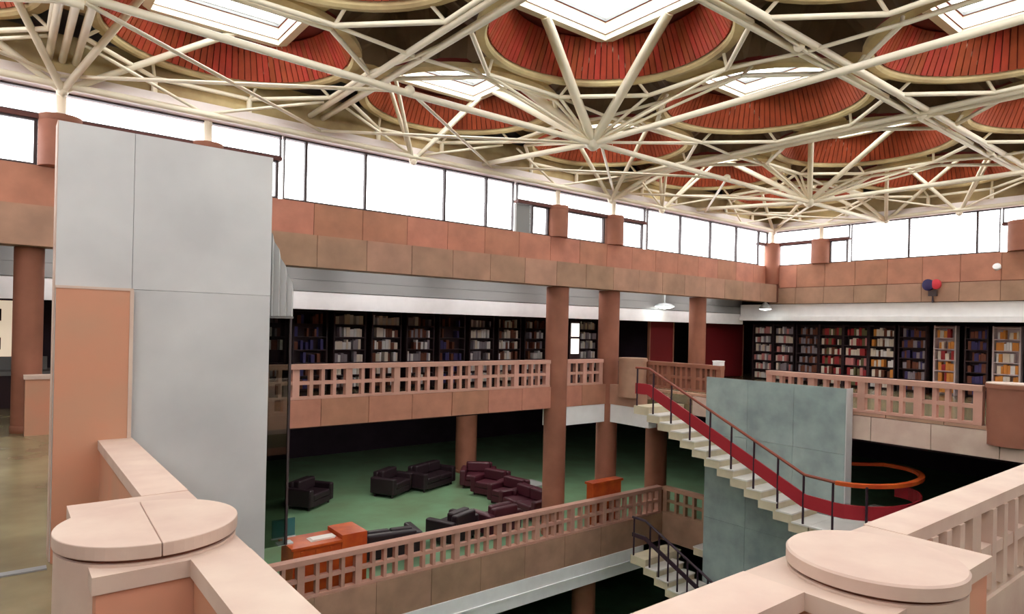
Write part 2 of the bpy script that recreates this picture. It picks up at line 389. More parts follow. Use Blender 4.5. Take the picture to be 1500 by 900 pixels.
for (x0,x1,y0,y1) in ((-SK-t_,SK+t_,SK,SK+t_),(-SK-t_,SK+t_,-SK-t_,-SK),(-SK-t_,-SK,-SK,SK),(SK,SK+t_,-SK,SK)): fb.box(x0,x1,y0,y1,4.99,5.42)
tmp = fb.build('skylight_frame', 'cream'); frame_me = tmp.data; bpy.data.objects.remove(tmp)
DETAIL = {(1,3), (2,2), (3,1)}            # the domes whose slats can be told apart
rest = MB()
for i in range(len(CX)):
    for j in range(len(CY)):
        d = bpy.data.objects.new('dome', dome_me); d.location = (CX[i], CY[j], 0); link(d, ceil)
        f = bpy.data.objects.new('skylight_frame', frame_me); link(f, d)
        block('skylight_pane', CX[i]-SK, CX[i]+SK, CY[j]-SK, CY[j]+SK, 5.36, 5.38, 'sky', d)
        for k in range(SLATS):
            a = 2*math.pi*(k+0.5)/SLATS
            if (i, j) in DETAIL:
                o = bpy.data.objects.new('slat', slat_me); o.rotation_euler = (0, 0, a); link(o, d)
            else:
                R = Matrix.Translation((CX[i], CY[j], 0)) @ Matrix.Rotation(a, 4, 'Z')
                rest.add([R @ Vector(v) for v in sl.v], sl.f)
o = rest.build('slat_lining', 'redwood', ceil); o['kind'] = 'stuff'
rb = MB()                                   # roof deck between the domes
rb.box(GX[0]-0.5, WX+0.5, GY[0]-0.5, WY+0.5, 5.31, 5.33)
# deck with square holes: strips
rb = MB()
ys = [GY[0]-0.5]+[v for c in CY for v in (c-1.0, c+1.0)]+[WY+0.5]
for k in range(0, len(ys), 2): rb.box(GX[0]-0.5, WX+0.5, ys[k], ys[k+1], 5.31, 5.36)
xs = [GX[0]-0.5]+[v for c in CX for v in (c-1.0, c+1.0)]+[WX+0.5]
for k in range(0, len(xs), 2):
    for c in CY: rb.box(xs[k], xs[k+1], c-1.0, c+1.0, 5.31, 5.36)
struct(rb.build('ceiling_roof_deck', 'grey'))
b = MB(); b.box(GX[0]-0.5, WX+0.5, WY+0.3, WY+0.5, 4.4, 5.36); b.box(WX+0.3, WX+0.5, GY[0], WY+.3, 4.4, 5.36); b.box(GX[0]-.5, WX+.5, GY[0]-.5, GY[0]-.3, 4.4, 5.36); b.box(GX[0]-.5, GX[0]-.3, GY[0]-.3, WY+.3, 4.4, 5.36)
struct(b.build('trim_roof_edge', 'grey'))

# ------------------------------------------------------------------ space frame
sf = thing('space_frame', (9.26, 4.9, 3.6), 'cream painted steel tube space frame carrying the domed roof', 'roof truss')
def T(n, p, q, r, m='cream'): return member(n, p, q, r, m, sf)
ZD, ZS = 4.17, 3.62
SX, SY = (9.04, 17.45), 9.06            # lines of the single chords through the hanging nodes
# double chords
for x, offs in ((0.70, (-0.16, 0.02, 0.2)), (4.98, (-0.13, 0.13)), (13.54, (-0.13, 0.13))):
    for o_ in offs: T('chord', (x+o_, GY[0], ZD), (x+o_, WY, ZD), 0.055)
for y, offs in ((4.90, (-0.13, 0.13)), (0.90, (-0.13, 0.13))):
    for o_ in offs: T('chord', (GX[0], y+o_, ZD+0.02), (WX, y+o_, ZD+0.02), 0.055)
# single chords through the hanging nodes
for x in SX:
    for a, c in zip(GY[:-1], GY[1:]): T('chord', (x, SY if a == 8.9 else a, ZS), (x, SY if c == 8.9 else c, ZS if c < 12 else 3.9), 0.055)
for a, c in zip(GX[:-1], GX[1:]): T('chord', (a, SY, 3.72 if a < 4 else ZS), (c, SY, ZS), 0.055)
nb = MB(); nb.lathe([(0.05,-0.16),(0.13,-0.10),(0.17,0.0),(0.15,0.10),(0.08,0.16)], 16)
tmp = nb.build('node', 'cream', smooth=True); node_me = tmp.data; bpy.data.objects.remove(tmp)
def node(x, y, z, s=1.0):
    o = bpy.data.objects.new('node', node_me); o.location = Vector((x, y, z))-off(sf); o.scale = (s, s, s); link(o, sf)
FR = 5.03
def fan(x, y, z, r=0.085, double=False):
    """struts from a hanging node up to the skylight frames of the neighbouring domes"""
    node(x, y, z, 1.0 if y < 12 and x < 21 else 0.55)
    for cx in CX:
        for cy in CY:
            dx, dy = x-cx, y-cy
            if abs(dx) > 2.3 or abs(dy) > 2.3: continue
            sx = 1 if dx > 0 else -1; sy = 1 if dy > 0 else -1
            if abs(dx) < 0.3:      # node half-way along a cell edge
                for q in (-1, 1):
                    for e in (0, 0.22): T('strut', (x, y, z), (cx+q*(SK+0.06), cy+sy*(SK+0.06-e*1.5), FR), r*0.62)
            elif abs(dy) < 0.3:
                for q in (-1, 1):
                    for e in (0, 0.22): T('strut', (x, y, z), (cx+sx*(SK+0.06-e*1.5), cy+q*(SK+0.06), FR), r*0.62)
            else:
                T('strut', (x, y, z), (cx-sx*0.30, cy+sy*(SK+0.06), FR), r)
                T('strut', (x, y, z), (cx+sx*(SK+0.06), cy-sy*0.30, FR), r)
                if double: T('strut', (x, y, z), (cx+sx*(SK+0.06), cy+sy*(SK-0.2), FR), r*0.6)
for x, y, z in ((SX[0], SY, 3.64), (SX[1], SY, 3.64), (0.70, 4.9, 3.9), (SX[0], 0.9, 3.6), (SX[1], 0.9, 3.6)): fan(x, y, z, 0.09 if x < 10 else 0.07)
for x, y in ((0.72, 12.72), (13.45, 12.72), (21.95, 8.9), (21.95, 12.7)): fan(x, y, 3.62, 0.055)
for x, y in ((7.12, 12.72), (15.68, 12.72), (21.95, 6.9), (21.95, 2.9)): fan(x, y, 3.62, 0.07)
for x in (4.98, 13.54):
    for y in (4.9, 0.9): node(x, y, ZD, 0.6)
    node(x, SY, 3.66, 0.5)
for x in SX: node(x, 4.9, 4.17, 0.5)
# octagonal ring tubes under every dome, tie rods from the skylight corners, stub posts
A8 = 1.93
seg = []
for i, cx in enumerate(CX):
    for j, cy in enumerate(CY):
        t8 = A8*math.tan(math.pi/8)
        P = [(A8,-t8),(A8,t8),(t8,A8),(-t8,A8),(-A8,t8),(-A8,-t8),(-t8,-A8),(t8,-A8)]
        P = [(cx+p, cy+q, 4.20) for p, q in P]
        for k in range(8): T('ring_tube', P[k], P[(k+1) % 8], 0.038)
        for k, (sx, sy) in ((1, (1, 1)), (2, (1, 1)), (3, (-1, 1)), (4, (-1, 1)), (5, (-1, -1)), (6, (-1, -1)), (7, (1, -1)), (0, (1, -1))):
            T('tie_rod', (cx+sx*(SK+0.05), cy+sy*(SK+0.05), FR), P[k], 0.027)
        if j == len(CY)-1:
            for k in (2, 3): T('stub_post', (P[k][0], P[k][1], 3.9), (P[k][0], P[k][1], 4.2), 0.05)
        if i == len(CX)-1:
            for k in (0, 1): T('stub_post', (P[k][0], P[k][1], 3.9), (P[k][0], P[k][1], 4.2), 0.05)
        # cross bracing in the corners between the octagons
for i, x in enumerate(GX[1:-1]):
    for j, y in enumerate(GY[1:-1]):
        zc = ZD-0.02
        for sx in (-1, 1):
            for sy in (-1, 1):
                T('brace', (x, y, zc), (x+sx*1.34, y+sy*0.07, 4.2) if (sx*sy > 0) else (x+sx*0.21, y+sy*1.2, 4.2), 0.03)
                T('brace', (x+sx*0.21, y+sy*1.2, 4.2), (x+sx*1.34, y+sy*0.07, 4.2), 0.028)
for a, c in zip(GX[:-1], GX[1:]):        # wall brackets: splayed tubes landing on the ring beam
    for y, s in ((12.7, 1),):
        T('brace', (a, SY, 3.66), (c, 12.7, 3.85), 0.03); T('brace', (c, SY, 3.66), (a, 12.7, 3.85), 0.03)
for nx in SX:                             # fine braces from the hanging nodes to the octagon rings
    for cx in CX:
        for cy in CY:
            if abs(nx-cx) > 2.6 or abs(SY-cy) > 2.6: continue
            t8 = A8*math.tan(math.pi/8); sx = 1 if nx > cx else -1; sy = 1 if SY > cy else -1
            T('brace', (nx, SY, 3.64), (cx+sx*A8, cy+sy*t8, 4.2), 0.03); T('brace', (nx, SY, 3.64), (cx+sx*t8, cy+sy*A8, 4.2), 0.03)
            T('brace', (nx, SY, 3.64), (cx+sx*A8, cy-sy*t8, 4.2), 0.025); T('brace', (nx, SY, 3.64), (cx-sx*t8, cy+sy*A8, 4.2), 0.025)
for cx in CX:                             # and from the wall nodes
    T('brace', (cx, 12.72, 3.72), (cx-A8, 12.0, 4.2), 0.028); T('brace', (cx, 12.72, 3.72), (cx+A8, 12.0, 4.2), 0.028)
for cy in CY:
    T('brace', (21.95, cy, 3.72), (21.0, cy-A8, 4.2), 0.028); T('brace', (21.95, cy, 3.72), (21.0, cy+A8, 4.2), 0.028)
# white conduit tube along the ring beam
T('edge_tube', (GX[0], WY-0.24, 3.70), (WX, WY-0.24, 3.70), 0.06); T('edge_tube', (WX-0.24, GY[0], 3.70), (WX-0.24, WY, 3.70), 0.06)

# ------------------------------------------------------------------ balustrades
def balustrade(axis, f0, f1, a0, a1, ztop, hgt, label, bay=1.1, nb=4, m='rail', toprail=0.10, base_to=None, endposts=(True, True)):
    c = ((a0+a1)/2, (f0+f1)/2, ztop-hgt) if axis == 'x' else ((f0+f1)/2, (a0+a1)/2, ztop-hgt)
    t = thing('balustrade', c, label, 'balustrade', 'pierced stone balustrades')
    fm = (f0+f1)/2 if m != 'pale' else f0+0.05; hw = min(0.06, (f1-f0)/2*0.6)
    def bx(n, s, e, y0, y1, z0, z1): 
        if axis == 'x': block(n, s, e, y0, y1, z0, z1, m, t)
        else: block(n, y0, y1, s, e, z0, z1, m, t)
    bx('top_rail', a0, a1, f0, f1, ztop-toprail, ztop)
    zb = ztop-hgt
    bx('bottom_rail', a0, a1, f0+0.02, f1-0.02, zb, zb+0.05)
    if m == 'pale': bx('curb', a0, a1, f0, f1, FZ, zb-0.004)
    n = max(1, round((a1-a0)/bay)); w = (a1-a0)/n; pw = 0.07
    for i in range(n+1):
        x = a0+i*w
        s = min(max(x-pw, a0), a1-2*pw)
        bx('post', s, s+2*pw, f0+(0.03 if m != 'pale' else 0.0), f1-0.03, zb+0.05, ztop-toprail)
    zm = (zb+0.05+ztop-toprail)/2
    for i in range(n):
        s0 = a0+i*w+pw; e0 = a0+(i+1)*w-pw
        if i == 0: s0 = a0+2*pw
        if i == n-1: e0 = a1-2*pw
        bx('mid_rail', s0, e0, fm-hw*0.9, fm+hw*0.9, zm-0.036, zm+0.036)
        for k in range(1, nb):
            x = s0+(e0-s0)*k/nb; bx('bar', x-0.036, x+0.036, fm-hw, fm+hw, zb+0.05, ztop-toprail)
    return t
RT, RH = -0.85, 0.70
balustrade('x', WY-0.14, WY+0.06, 2.4, 11.37, RT, RH, 'long pink stone balustrade of the upper gallery in front of dark bookshelves')
balustrade('x', WY-0.14, WY+0.06, 11.97, 13.35, RT, RH, 'short upper gallery balustrade between the two tall brown columns', bay=0.69, nb=2)
balustrade('y', VX1-0.06, VX1+0.14, 3.85, 7.95, RT, RH, 'pink stone balustrade of the right gallery above the orange loop handrail', bay=1.02)
balustrade('y', VX1+0.35, VX1+0.55, 9.4, 11.8, RT, RH, 'short orange lit balustrade behind the top of the stairs', bay=0.85, m='column')
balustrade('x', LVY, LVY+0.2, 2.2, LVX-0.1, -4.5, 0.75, 'long pink stone balustrade of the lower floor crossing below the sofas', bay=1.15)
balustrade('y', LVX-0.1, LVX+0.1, 9.2, LVY, -4.5, 0.75, 'short lower floor balustrade turning the corner behind the grey stair slab', bay=1.3, m='stone2')
NT = -0.95
balustrade('x', 1.26, 1.46, 3.42, 9.3, NT, 0.60, 'near pierced balustrade running off the right edge beside the right drum', bay=1.05, m='pale', toprail=0.07)

def solid_parapet(name, x0, x1, y0, y1, label):
    t = thing(name, ((x0+x1)/2, (y0+y1)/2, FZ), label, 'parapet', 'near parapets')
    block('coping', x0, x1, y0, y1, NT-0.07, NT, 'pale', t)
    ix = 0.015
    block('wall_face', x0+ix, x1-ix, y0+ix if (y1-y0) < 1 else y0, y1-ix if (y1-y0) < 1 else y1, FZ-0.0, NT-0.07, 'pier', t)
    return t
solid_parapet('parapet', 0.61, 0.84, 3.95, 5.92, 'near stone parapet between the left drum and the salmon pier')
solid_parapet('parapet', 0.61, 0.84, 1.2, 2.80, 'near stone parapet running down from the left drum to the bottom edge')
solid_parapet('parapet', 0.845, 2.34, 1.2, 1.45, 'near stone parapet running from the bottom edge up to the right drum')
def drum_pier(x0, x1, y0, y1, cx, cy, r, label, seam):
    t = thing('drum_pier', (cx, cy, FZ), label, 'pier', 'round topped stone piers')
    block('base_coping', x0, x1, y0, y1, NT-0.07, NT-0.003, 'pale', t)
    block('base_block', x0+0.015, x1-0.015, y0+0.015, y1-0.015, FZ, NT-0.07, 'pier', t)
    zt = -0.872
    if seam is None:
        b = MB(); b.lathe([(r, zt-0.055), (r, zt-0.008), (r-0.008, zt)], 56, cx, cy); mesh_at(b, 'cap', 'pale', t, True)
    for s in (0, 1) if seam is not None else ():   # the top is two half discs with a hairline seam
        b = MB(); n = 28; a0 = seam+math.pi*s
        top = [(r*math.cos(a0+math.pi*k/n), r*math.sin(a0+math.pi*k/n)) for k in range(n+1)]
        g = 0.0015; ox, oy = -math.sin(a0)*g, math.cos(a0)*g
        pr = [(x+cx+ox, y+cy+oy) for x, y in top]
        b.prism(pr, 'z', zt-0.055, zt)
        o = mesh_at(b, 'cap_half', 'pale', t); 
        bv = o.modifiers.new('bevel', 'BEVEL'); bv.width = 0.004; bv.segments = 2; bv.limit_method = 'ANGLE'
    b = MB(); b.lathe([(r-0.02, zt-0.07), (r-0.02, zt-0.055)], 48, cx, cy); mesh_at(b, 'groove', 'joint', t, True)
    b = MB(); b.lathe([(r-0.005, FZ-0.2), (r-0.005, zt-0.07)], 48, cx, cy); mesh_at(b, 'drum', 'pale', t, True)
    return t
drum_pier(0.28, 0.84, 2.80, 3.95, 0.525, 3.17, 0.348, 'large round pale stone drum in the left foreground with a seam across its top', math.radians(88))
drum_pier(2.34, 3.42, 0.92, 1.45, 2.74, 1.13, 0.32, 'large round pale stone drum in the right foreground', None)

t = thing('notice_box', (VX1+0.45, 9.5, RT), 'small white box on the end of the short balustrade above the grey slab', 'box')
block('box_body', VX1+0.35, VX1+0.55, 9.42, 9.62, RT+0.001, RT+0.10, 'white', t); block('box_lid', VX1+0.34, VX1+0.56, 9.41, 9.63, RT+0.10, RT+0.12, 'white', t)
# floor edge bands (stone panels on the slab edges)
panels(floor_g, 'x', 2.0, VX1, 1.07, VY1-0.12, VY1+0.06, -2.12, RT-RH, 'stone', 'edge_panel')
panels(floor_g, 'y', VY0+0.02, 11.35, 1.03, VX1-0.04, VX1+0.12, -1.62, RT-RH, 'stone2', 'edge_panel')
panels(floor_g, 'y', VY0+0.02, 9.9, 1.03, VX1-0.06, VX1+0.12, -2.10, -1.62, 'pale', 'edge_panel')
panels(floor_g, 'y', 11.35, VY1-0.12, 1.6, VX1-0.04, VX1+0.12, -2.12, RT-RH, 'stone2', 'edge_panel')
panels(floor_g, 'y', VY0, 9.2, 1.07, VX0-0.06, VX0, -2.2, FZ, 'stone', 'edge_panel')
panels(floor_g, 'x', VX0, VX1, 1.07, VY0-0.06, VY0, -2.2, FZ, 'stone', 'edge_panel')
panels(floor_l, 'x', 2.2, LVX, 1.3, LVY, LVY+0.18, -6.05, -5.25, 'stone2', 'edge_panel')
panels(floor_l, 'y', 9.2, LVY, 1.3, LVX-0.08, LVX+0.1, -6.05, -5.25, 'stone2', 'edge_panel')
b = MB(); b.box(VX1-2.1, VX1+0.1, VY1-0.1, VY1+0.3, -2.62, -2.12); b.box(VX1-0.02, VX1+0.3, 11.3, VY1-0.1, -2.62, -2.12); struct(b.build('trim_white_soffit_edge', 'white'))
b = MB(); b.box(2.2, LVX-0.9, LVY-0.02, LVY+0.4, -6.66, -6.05); b.box(2.2, LVX-0.9, LVY-0.05, LVY-0.02, -6.40, -6.36); struct(b.build('trim_white_lower_edge', 'white'))

# ------------------------------------------------------------------ tall grey slab and salmon pier on the left
t = thing('stone_slab', (1.1, 6.0, BZ), 'tall grey stone clad slab rising beside the salmon pier on the left', 'wall slab')
block('core', 0.33, 1.90, 6.02, 6.20, BZ, 1.46, 'grey', t)
for x0, x1 in ((0.32, 0.825), (0.825, 1.915)):
    for z0, z1 in ((-6.0, -3.0), (-3.0, 0.23), (0.23, 1.48)):
        block('stone_panel', x0+0.0015, x1-0.0015, 5.975, 6.03, z0+0.0015, z1-0.0015, 'slab', t)
block('side_panel', 0.315, 0.33, 5.98, 6.2, FZ, 1.48, 'pale', t)
t = thing('stone_pier', (0.57, 5.95, FZ), 'salmon pink sandstone pier standing before the tall grey slab', 'pier')
block('core', 0.33, 0.82, 5.93, 5.974, FZ, 0.20, 'joint', t)
block('stone_panel', 0.325, 0.825, 5.92, 5.95, FZ, 0.215, 'pier', t)
block('cap', 0.32, 0.83, 5.915, 5.972, 0.215, 0.235, 'pale', t)
block('edge_strip', 0.805, 0.832, 5.912, 5.92, FZ, 0.215, 'pale', t)
# pleated grey cover and smoked glass fin at the slab's right edge
t = thing('pleated_cover', (2.03, 6.12, 0.1), 'grey pleated cover hanging off the right edge of the tall slab', 'cover')
b = MB(); npl = 4
for k in range(npl):
    xa, xb = 1.92+0.062*k, 1.92+0.062*(k+1)
    def top(x): return 0.86-(x-1.93)*2.35
    za, zb = min(0.86, top(xa)), min(0.86, top(xb)); xm = (xa+xb)/2
    b.add([(xa,6.10,0.05),(xm,6.05,0.05),(xb,6.10,0.05),(xb,6.10,zb),(xm,6.05,(za+zb)/2),(xa,6.10,za),(xa,6.13,0.05),(xb,6.13,0.05),(xb,6.13,zb),(xa,6.13,za)],
          [(0,1,4,5),(1,2,3,4),(6,9,8,7),(0,5,9,6),(2,7,8,3),(5,4,3,8,9),(0,6,7,2,1)])
mesh_at(b, 'pleats', 'drape', t)
block('hem_bar', 1.92, 2.17, 6.09, 6.13, 0.03, 0.05, 'grey', t)
t = thing('glass_fin', (2.03, 6.12, -2.0), 'narrow smoked glass fin below the grey pleated cover', 'glass panel')
block('pane', 1.917, 2.14, 6.10, 6.112, -2.1, 0.03, 'smoke', t)
block('edge_channel', 2.14, 2.16, 6.09, 6.12, -2.1, 0.03, 'frame', t)

# ------------------------------------------------------------------ columns
column('gallery_column', 11.68, WY+0.0, LZ, BOT, 0.30, 'column', 'tall brown column left of the pair on the far side of the void', group='tall gallery columns')
column('gallery_column', 13.72, WY+0.05, LZ, BOT, 0.30, 'column', 'tall brown column right of the pair, at the corner of the void', group='tall gallery columns')
column('gallery_column', 17.82, WY+0.0, FZ, BOT, 0.27, 'column', 'brown column on the upper gallery beside the red panel', group='tall gallery columns')
column('gallery_column', 0.35, WY+0.0, FZ, BOT, 0.2, 'column', 'brown column on the gallery at the left edge of the photo', group='tall gallery columns')
column('lower_column', 15.45, 12.55, LZ, FZ-0.37, 0.32, 'column', 'reddish brown column under the top of the stairs', group='lower floor columns')
column('lower_column', 13.9, 20.3, LZ, FZ-0.4, 0.40, 'column', 'dim brown column at the back of the sofa lounge', group='lower floor columns')
column('basement_column', 12.6, 12.6, BZ, LZ-0.4, 0.32, 'column', 'brown column under the white edge at the bottom of the photo')
t = thing('drum_pier', (VX1+0.15, 3.45, FZ), 'brown round drum ending the right gallery balustrade', 'pier', 'round topped stone piers')
b = MB(); b.lathe([(0.38, 0), (0.38, 0.98), (0.4, 0.98), (0.4, 1.05)], 32); b.build('drum', 'column', t, True)
b = MB(); b.lathe([(0.39, 1.051), (0.39, 1.07)], 32); b.build('cap', 'pale', t, True)
t = thing('drum_pier', (VX1+0.1, 12.0, FZ), 'dark brown drum beside the corner column at the head of the stairs', 'pier', 'round topped stone piers')
b = MB(); b.lathe([(0.38, 0), (0.38, 0.98), (0.4, 0.98), (0.4, 1.05)], 32); b.build('drum', 'stone2', t, True)
b = MB(); b.lathe([(0.39, 1.051), (0.39, 1.07)], 32); b.build('cap', 'stone2', t, True)

# ------------------------------------------------------------------ staircases
def staircase(ztop, label, n=12, loop=True, m_band='maroon'):
    X0, X1, Y0, run = 12.2, 13.22, 10.15, 0.327
    rise = 1.825/n
    t = thing('staircase', (12.7, 8.2, ztop-1.9), label, 'staircase')
    block('top_landing', X0, VX1-0.05, Y0, 10.62, ztop-0.2, ztop, 'step', t)
    for i in range(n):
        z = ztop-rise*(i+1); y1 = Y0-run*i; y0 = y1-run
        s = block('step', X0, X1, y0, y1+0.06, z-0.2, z-0.03, 'step', t)
        subblock('tread', X0-0.02, X1, y0-0.02, y1-0.005, z-0.03, z, 'tread', s)
    zl = ztop-rise*n; yl = Y0-run*n
    s = block('landing', X0, 15.0, yl-1.35, yl-0.025, zl-0.22, zl-0.03, 'step', t)
    subblock('landing_top', X0-0.02, 15.0, yl-1.37, yl-0.025, zl-0.03, zl, 'tread', s)
    slope = rise/run
    # returning flight behind the slab
    if loop:
        for i in range(n-1):
            z = zl-rise*(i+1); y0 = yl+run*i
            s = block('step', 13.62, 14.7, y0-0.05, y0+run, z-0.2, z-0.03, 'step', t)
            subblock('tread', 13.62, 14.7, y0, y0+run+0.02, z-0.03, z, 'tread', s)
    # balusters on the outer edge
    xo = X0+0.03
    def path(h, close):
        P = [(xo, 10.6, ztop+h), (xo, Y0+0.05, ztop+h)]
        P += [(xo, yl+0.1, zl+h+0.03), (xo, yl-0.5, zl+h)]
        out = []
        for a, c in zip(P[:-1], P[1:]):
            k = 14 if c[2] != a[2] else 4
            out += [tuple(a[q]+(c[q]-a[q])*i/k for q in range(3)) for i in range(k)]
        if close:
            cx, cy, rx, ry = (xo+14.85)/2, yl-0.5, (14.85-xo)/2, 0.85
            out += [(cx-rx*math.cos(a), cy-ry*math.sin(a), zl+h) for a in [math.pi*i/18 for i in range(19)]]
            out += [(14.85, cy+0.25, zl+h), (14.2, cy+0.75, zl+h), (13.5, cy+0.8, zl+h)]
        else: out += [P[-1], (xo, yl-1.3, zl+h)]
        return out
    pts = path(0.92, loop)
    ntop = next(i for i, p in enumerate(pts) if p[1] <= yl-0.5) if loop else len(pts)
    b = MB(); b.sweep(pts[:ntop+1], circ(0.03)); mesh_at(b, 'handrail', 'hand' if loop else 'post', t, True)
    if loop:
        b = MB(); b.sweep(pts[ntop:], [(-0.05,-0.035),(0.05,-0.035),(0.05,0.035),(-0.05,0.035)]); o = mesh_at(b, 'loop_handrail', 'orange', t); o['label'] = 'orange timber loop handrail'
        b = MB(); b.sweep(path(0.42, True)[:-3], [(-0.015,-0.13),(0.015,-0.13),(0.015,0.13),(-0.015,0.13)]); mesh_at(b, 'maroon_band', 'maroon', t)
    else:
        b = MB(); b.sweep(path(0.5, False), [(-0.015,-0.05),(0.015,-0.05),(0.015,0.05),(-0.015,0.05)]); mesh_at(b, 'maroon_band', 'post', t)
    for k in range(8 if loop else 15):
        y = Y0-0.1-k*(0.53 if loop else 0.27)
        if y < yl-1.3: break
        z = ztop-slope*(Y0-y) if y > yl else zl
        T_ = member('baluster', (xo, y, z-0.12), (xo, y, z+0.92), 0.022, 'post', t)
    for y in (10.55,): member('baluster', (xo, y, ztop), (xo, y, ztop+0.92), 0.022, 'post', t)
    for y in (yl-0.45, yl-1.0): member('baluster', (xo+(0 if y > yl-0.8 else 0.12), y, zl), (xo+(0 if y > yl-0.8 else 0.12), y, zl+0.92), 0.022, 'post', t)
    return t
staircase(FZ, 'cream stone stair with maroon band and looping orange handrail descending before the grey slab')
staircase(LZ, 'dark railed lower stair flight descending to the basement at bottom centre', loop=False)
t = thing('stone_slab', (13.35, 7.6, BZ), 'green grey stone slab standing behind the stairs on the right', 'wall slab')
block('core', 13.27, 13.47, 6.05, 9.28, BZ, -1.10, 'joint', t)
for a, c in ((6.04, 7.12), (7.12, 8.2), (8.2, 9.29)):
    for z0, z1 in ((-1.10-1.3, -1.08), (-1.10-3.3, -1.10-1.3), (-1.10-5.3, -1.1-3.3), (BZ, -1.1-5.3)):
        block('stone_panel', 13.24, 13.275, a+0.003, c-0.003, z0+0.003, z1-0.003, 'gslab', t)
block('end_panel', 13.245, 13.50, 6.02, 6.04, BZ, -1.08, 'slab', t)

# ------------------------------------------------------------------ bookshelves and books
def shelf_unit(axis, a0, w, f, z0, h, label, m='shelf', depth=0.32, rows=6, face=-1):
    """unit against plane f, open towards -Y (axis x) or -X (axis y)"""
    loc = (a0+w/2, f+depth/2, z0) if axis == 'x' else (f+depth/2, a0+w/2, z0)
    t = thing('bookshelf', loc, label, 'bookshelf', 'gallery bookshelves')
    def bx(n, s, e, y0, y1, zz0, zz1):
        if axis == 'x': block(n, s, e, f+y0, f+y1, zz0, zz1, m, t)
        else: block(n, f+y0, f+y1, s, e, zz0, zz1, m, t)
    bx('side_panel', a0, a0+0.04, 0, depth, z0, z0+h); bx('side_panel', a0+w-0.04, a0+w, 0, depth, z0, z0+h)
    bx('back_panel', a0+0.04, a0+w-0.04, depth-0.02, depth, z0, z0+h)
    pit = (h-0.12)/rows
    for k in range(rows+1): bx('shelf_board', a0+0.04, a0+w-0.04, 0.0, depth-0.02, z0+0.08+k*pit-(0.03 if k else 0), z0+0.08+k*pit)
    return [(z0+0.08+k*pit, pit-0.04) for k in range(rows)]
bookstuff = {}
nbook = [0]
ORD = ['lowest', 'second-lowest', 'third-lowest', 'third-highest', 'second-highest', 'highest']
names = ['first', 'second', 'third', 'fourth', 'fifth', 'sixth', 'seventh', 'eighth', 'ninth', 'tenth', 'eleventh', 'twelfth']
def fill(axis, a0, w, f, rows, pal, dens, unit_label=None, skip_low=2):
    for k, (z, h) in enumerate(rows):
        a = a0+0.06; cnt = {}
        while a < a0+w-0.14:
            bw = random.uniform(0.05, 0.12); bh = h*random.uniform(0.62, 0.93)
            if a+bw > a0+w-0.05: break
            if random.random() < dens:
                c = random.choice(pal); dp = random.uniform(0.17, 0.22); s0 = 0.03+random.uniform(0, 0.03)
                args = (a, a+bw-0.006, f+s0, f+s0+dp, z, z+bh) if axis == 'x' else (f+s0, f+s0+dp, a, a+bw-0.006, z, z+bh)
                if unit_label and k >= skip_low and nbook[0] < 298:
                    o = block('book', *args, BOOK[c]); cnt[c] = cnt.get(c, 0)+1
                    tag(o, '%s %s book from right, %s shelf, %s' % (names[cnt[c]-1], c, ORD[k], unit_label), 'book', 'books on the right gallery shelves'); nbook[0] += 1
                else: bookstuff.setdefault(c, []).append(args)
            a += bw
# right gallery, facing -X
RX = 23.5
units = [(13.55, 0.85, ['white','cream','grey','pink'], 'shelf', 'bookshelf nearest the red panel'), (12.68, 0.85, ['white','cream','grey','pink'], 'shelf', 'second bookshelf from the red panel'),
         (11.75, 0.85, ['grey','brown'], 'shelf', 'dim grey filled bookshelf left of the brightest row'),
         (10.88, 0.85, ['cream','red','brown','olive'], 'shelf', 'leftmost bookshelf of the bright row'), (10.02, 0.85, ['cream','red','pink','olive'], 'shelf', 'second bookshelf of the bright row'),
         (9.16, 0.85, ['cream','white','brown','orange'], 'shelf', 'cream filled bookshelf of the bright row'),
         (8.22, 0.85, ['grey','blue','brown'], 'shelf', 'dark bookshelf right of the bright row'),
         (7.40, 0.62, ['orange','cream','red','orange'], 'shelfw', 'left white framed bookshelf'), (6.55, 0.62, ['brown','blue'], 'shelf', 'dark bookshelf between the two white framed ones'),
         (5.75, 0.70, ['orange','cream','orange','white'], 'shelfw', 'right white framed bookshelf'), (4.6, 1.0, ['grey','brown','pink'], 'shelf', 'rightmost dark bookshelf with grey books')]
for ui, (a, w, pal, m, lb) in enumerate(units):
    rows = shelf_unit('y', a, w, RX, FZ, 2.2, 'right gallery '+lb, m)
    fill('y', a, w, RX, rows, pal, 0.9, '%s right-gallery bookshelf from red panel' % names[ui])
# left gallery, facing -Y
names = ['first', 'second', 'third', 'fourth', 'fifth', 'sixth', 'seventh', 'eighth', 'ninth', 'tenth', 'eleventh', 'twelfth']
for k in range(12):
    a = 4.9+k*1.12+(0.3 if k > 8 else 0)
    lb = '%s dark wooden bookshelf from the grey slab along the left gallery' % names[k]
    rows = shelf_unit('x', a, 0.95, 16.9, FZ, 2.2, lb)
    pal = [['grey','brown','white'], ['brown','blue'], ['grey','white','cream'], ['cream','white','brown']][k % 4]
    fill('x', a, 0.95, 16.9, rows, pal, [0.7, 0.5, 0.85, 0.9][k % 4])
b = MB(); cols = list(bookstuff)
for ci, c in enumerate(cols):
    for a in bookstuff[c]: b.box(*a, mi=ci)
o = b.build('shelved_books', [BOOK[c] for c in cols]); tag(o, 'rows of small books filling the dark shelves of the galleries', 'books'); o['kind'] = 'stuff'
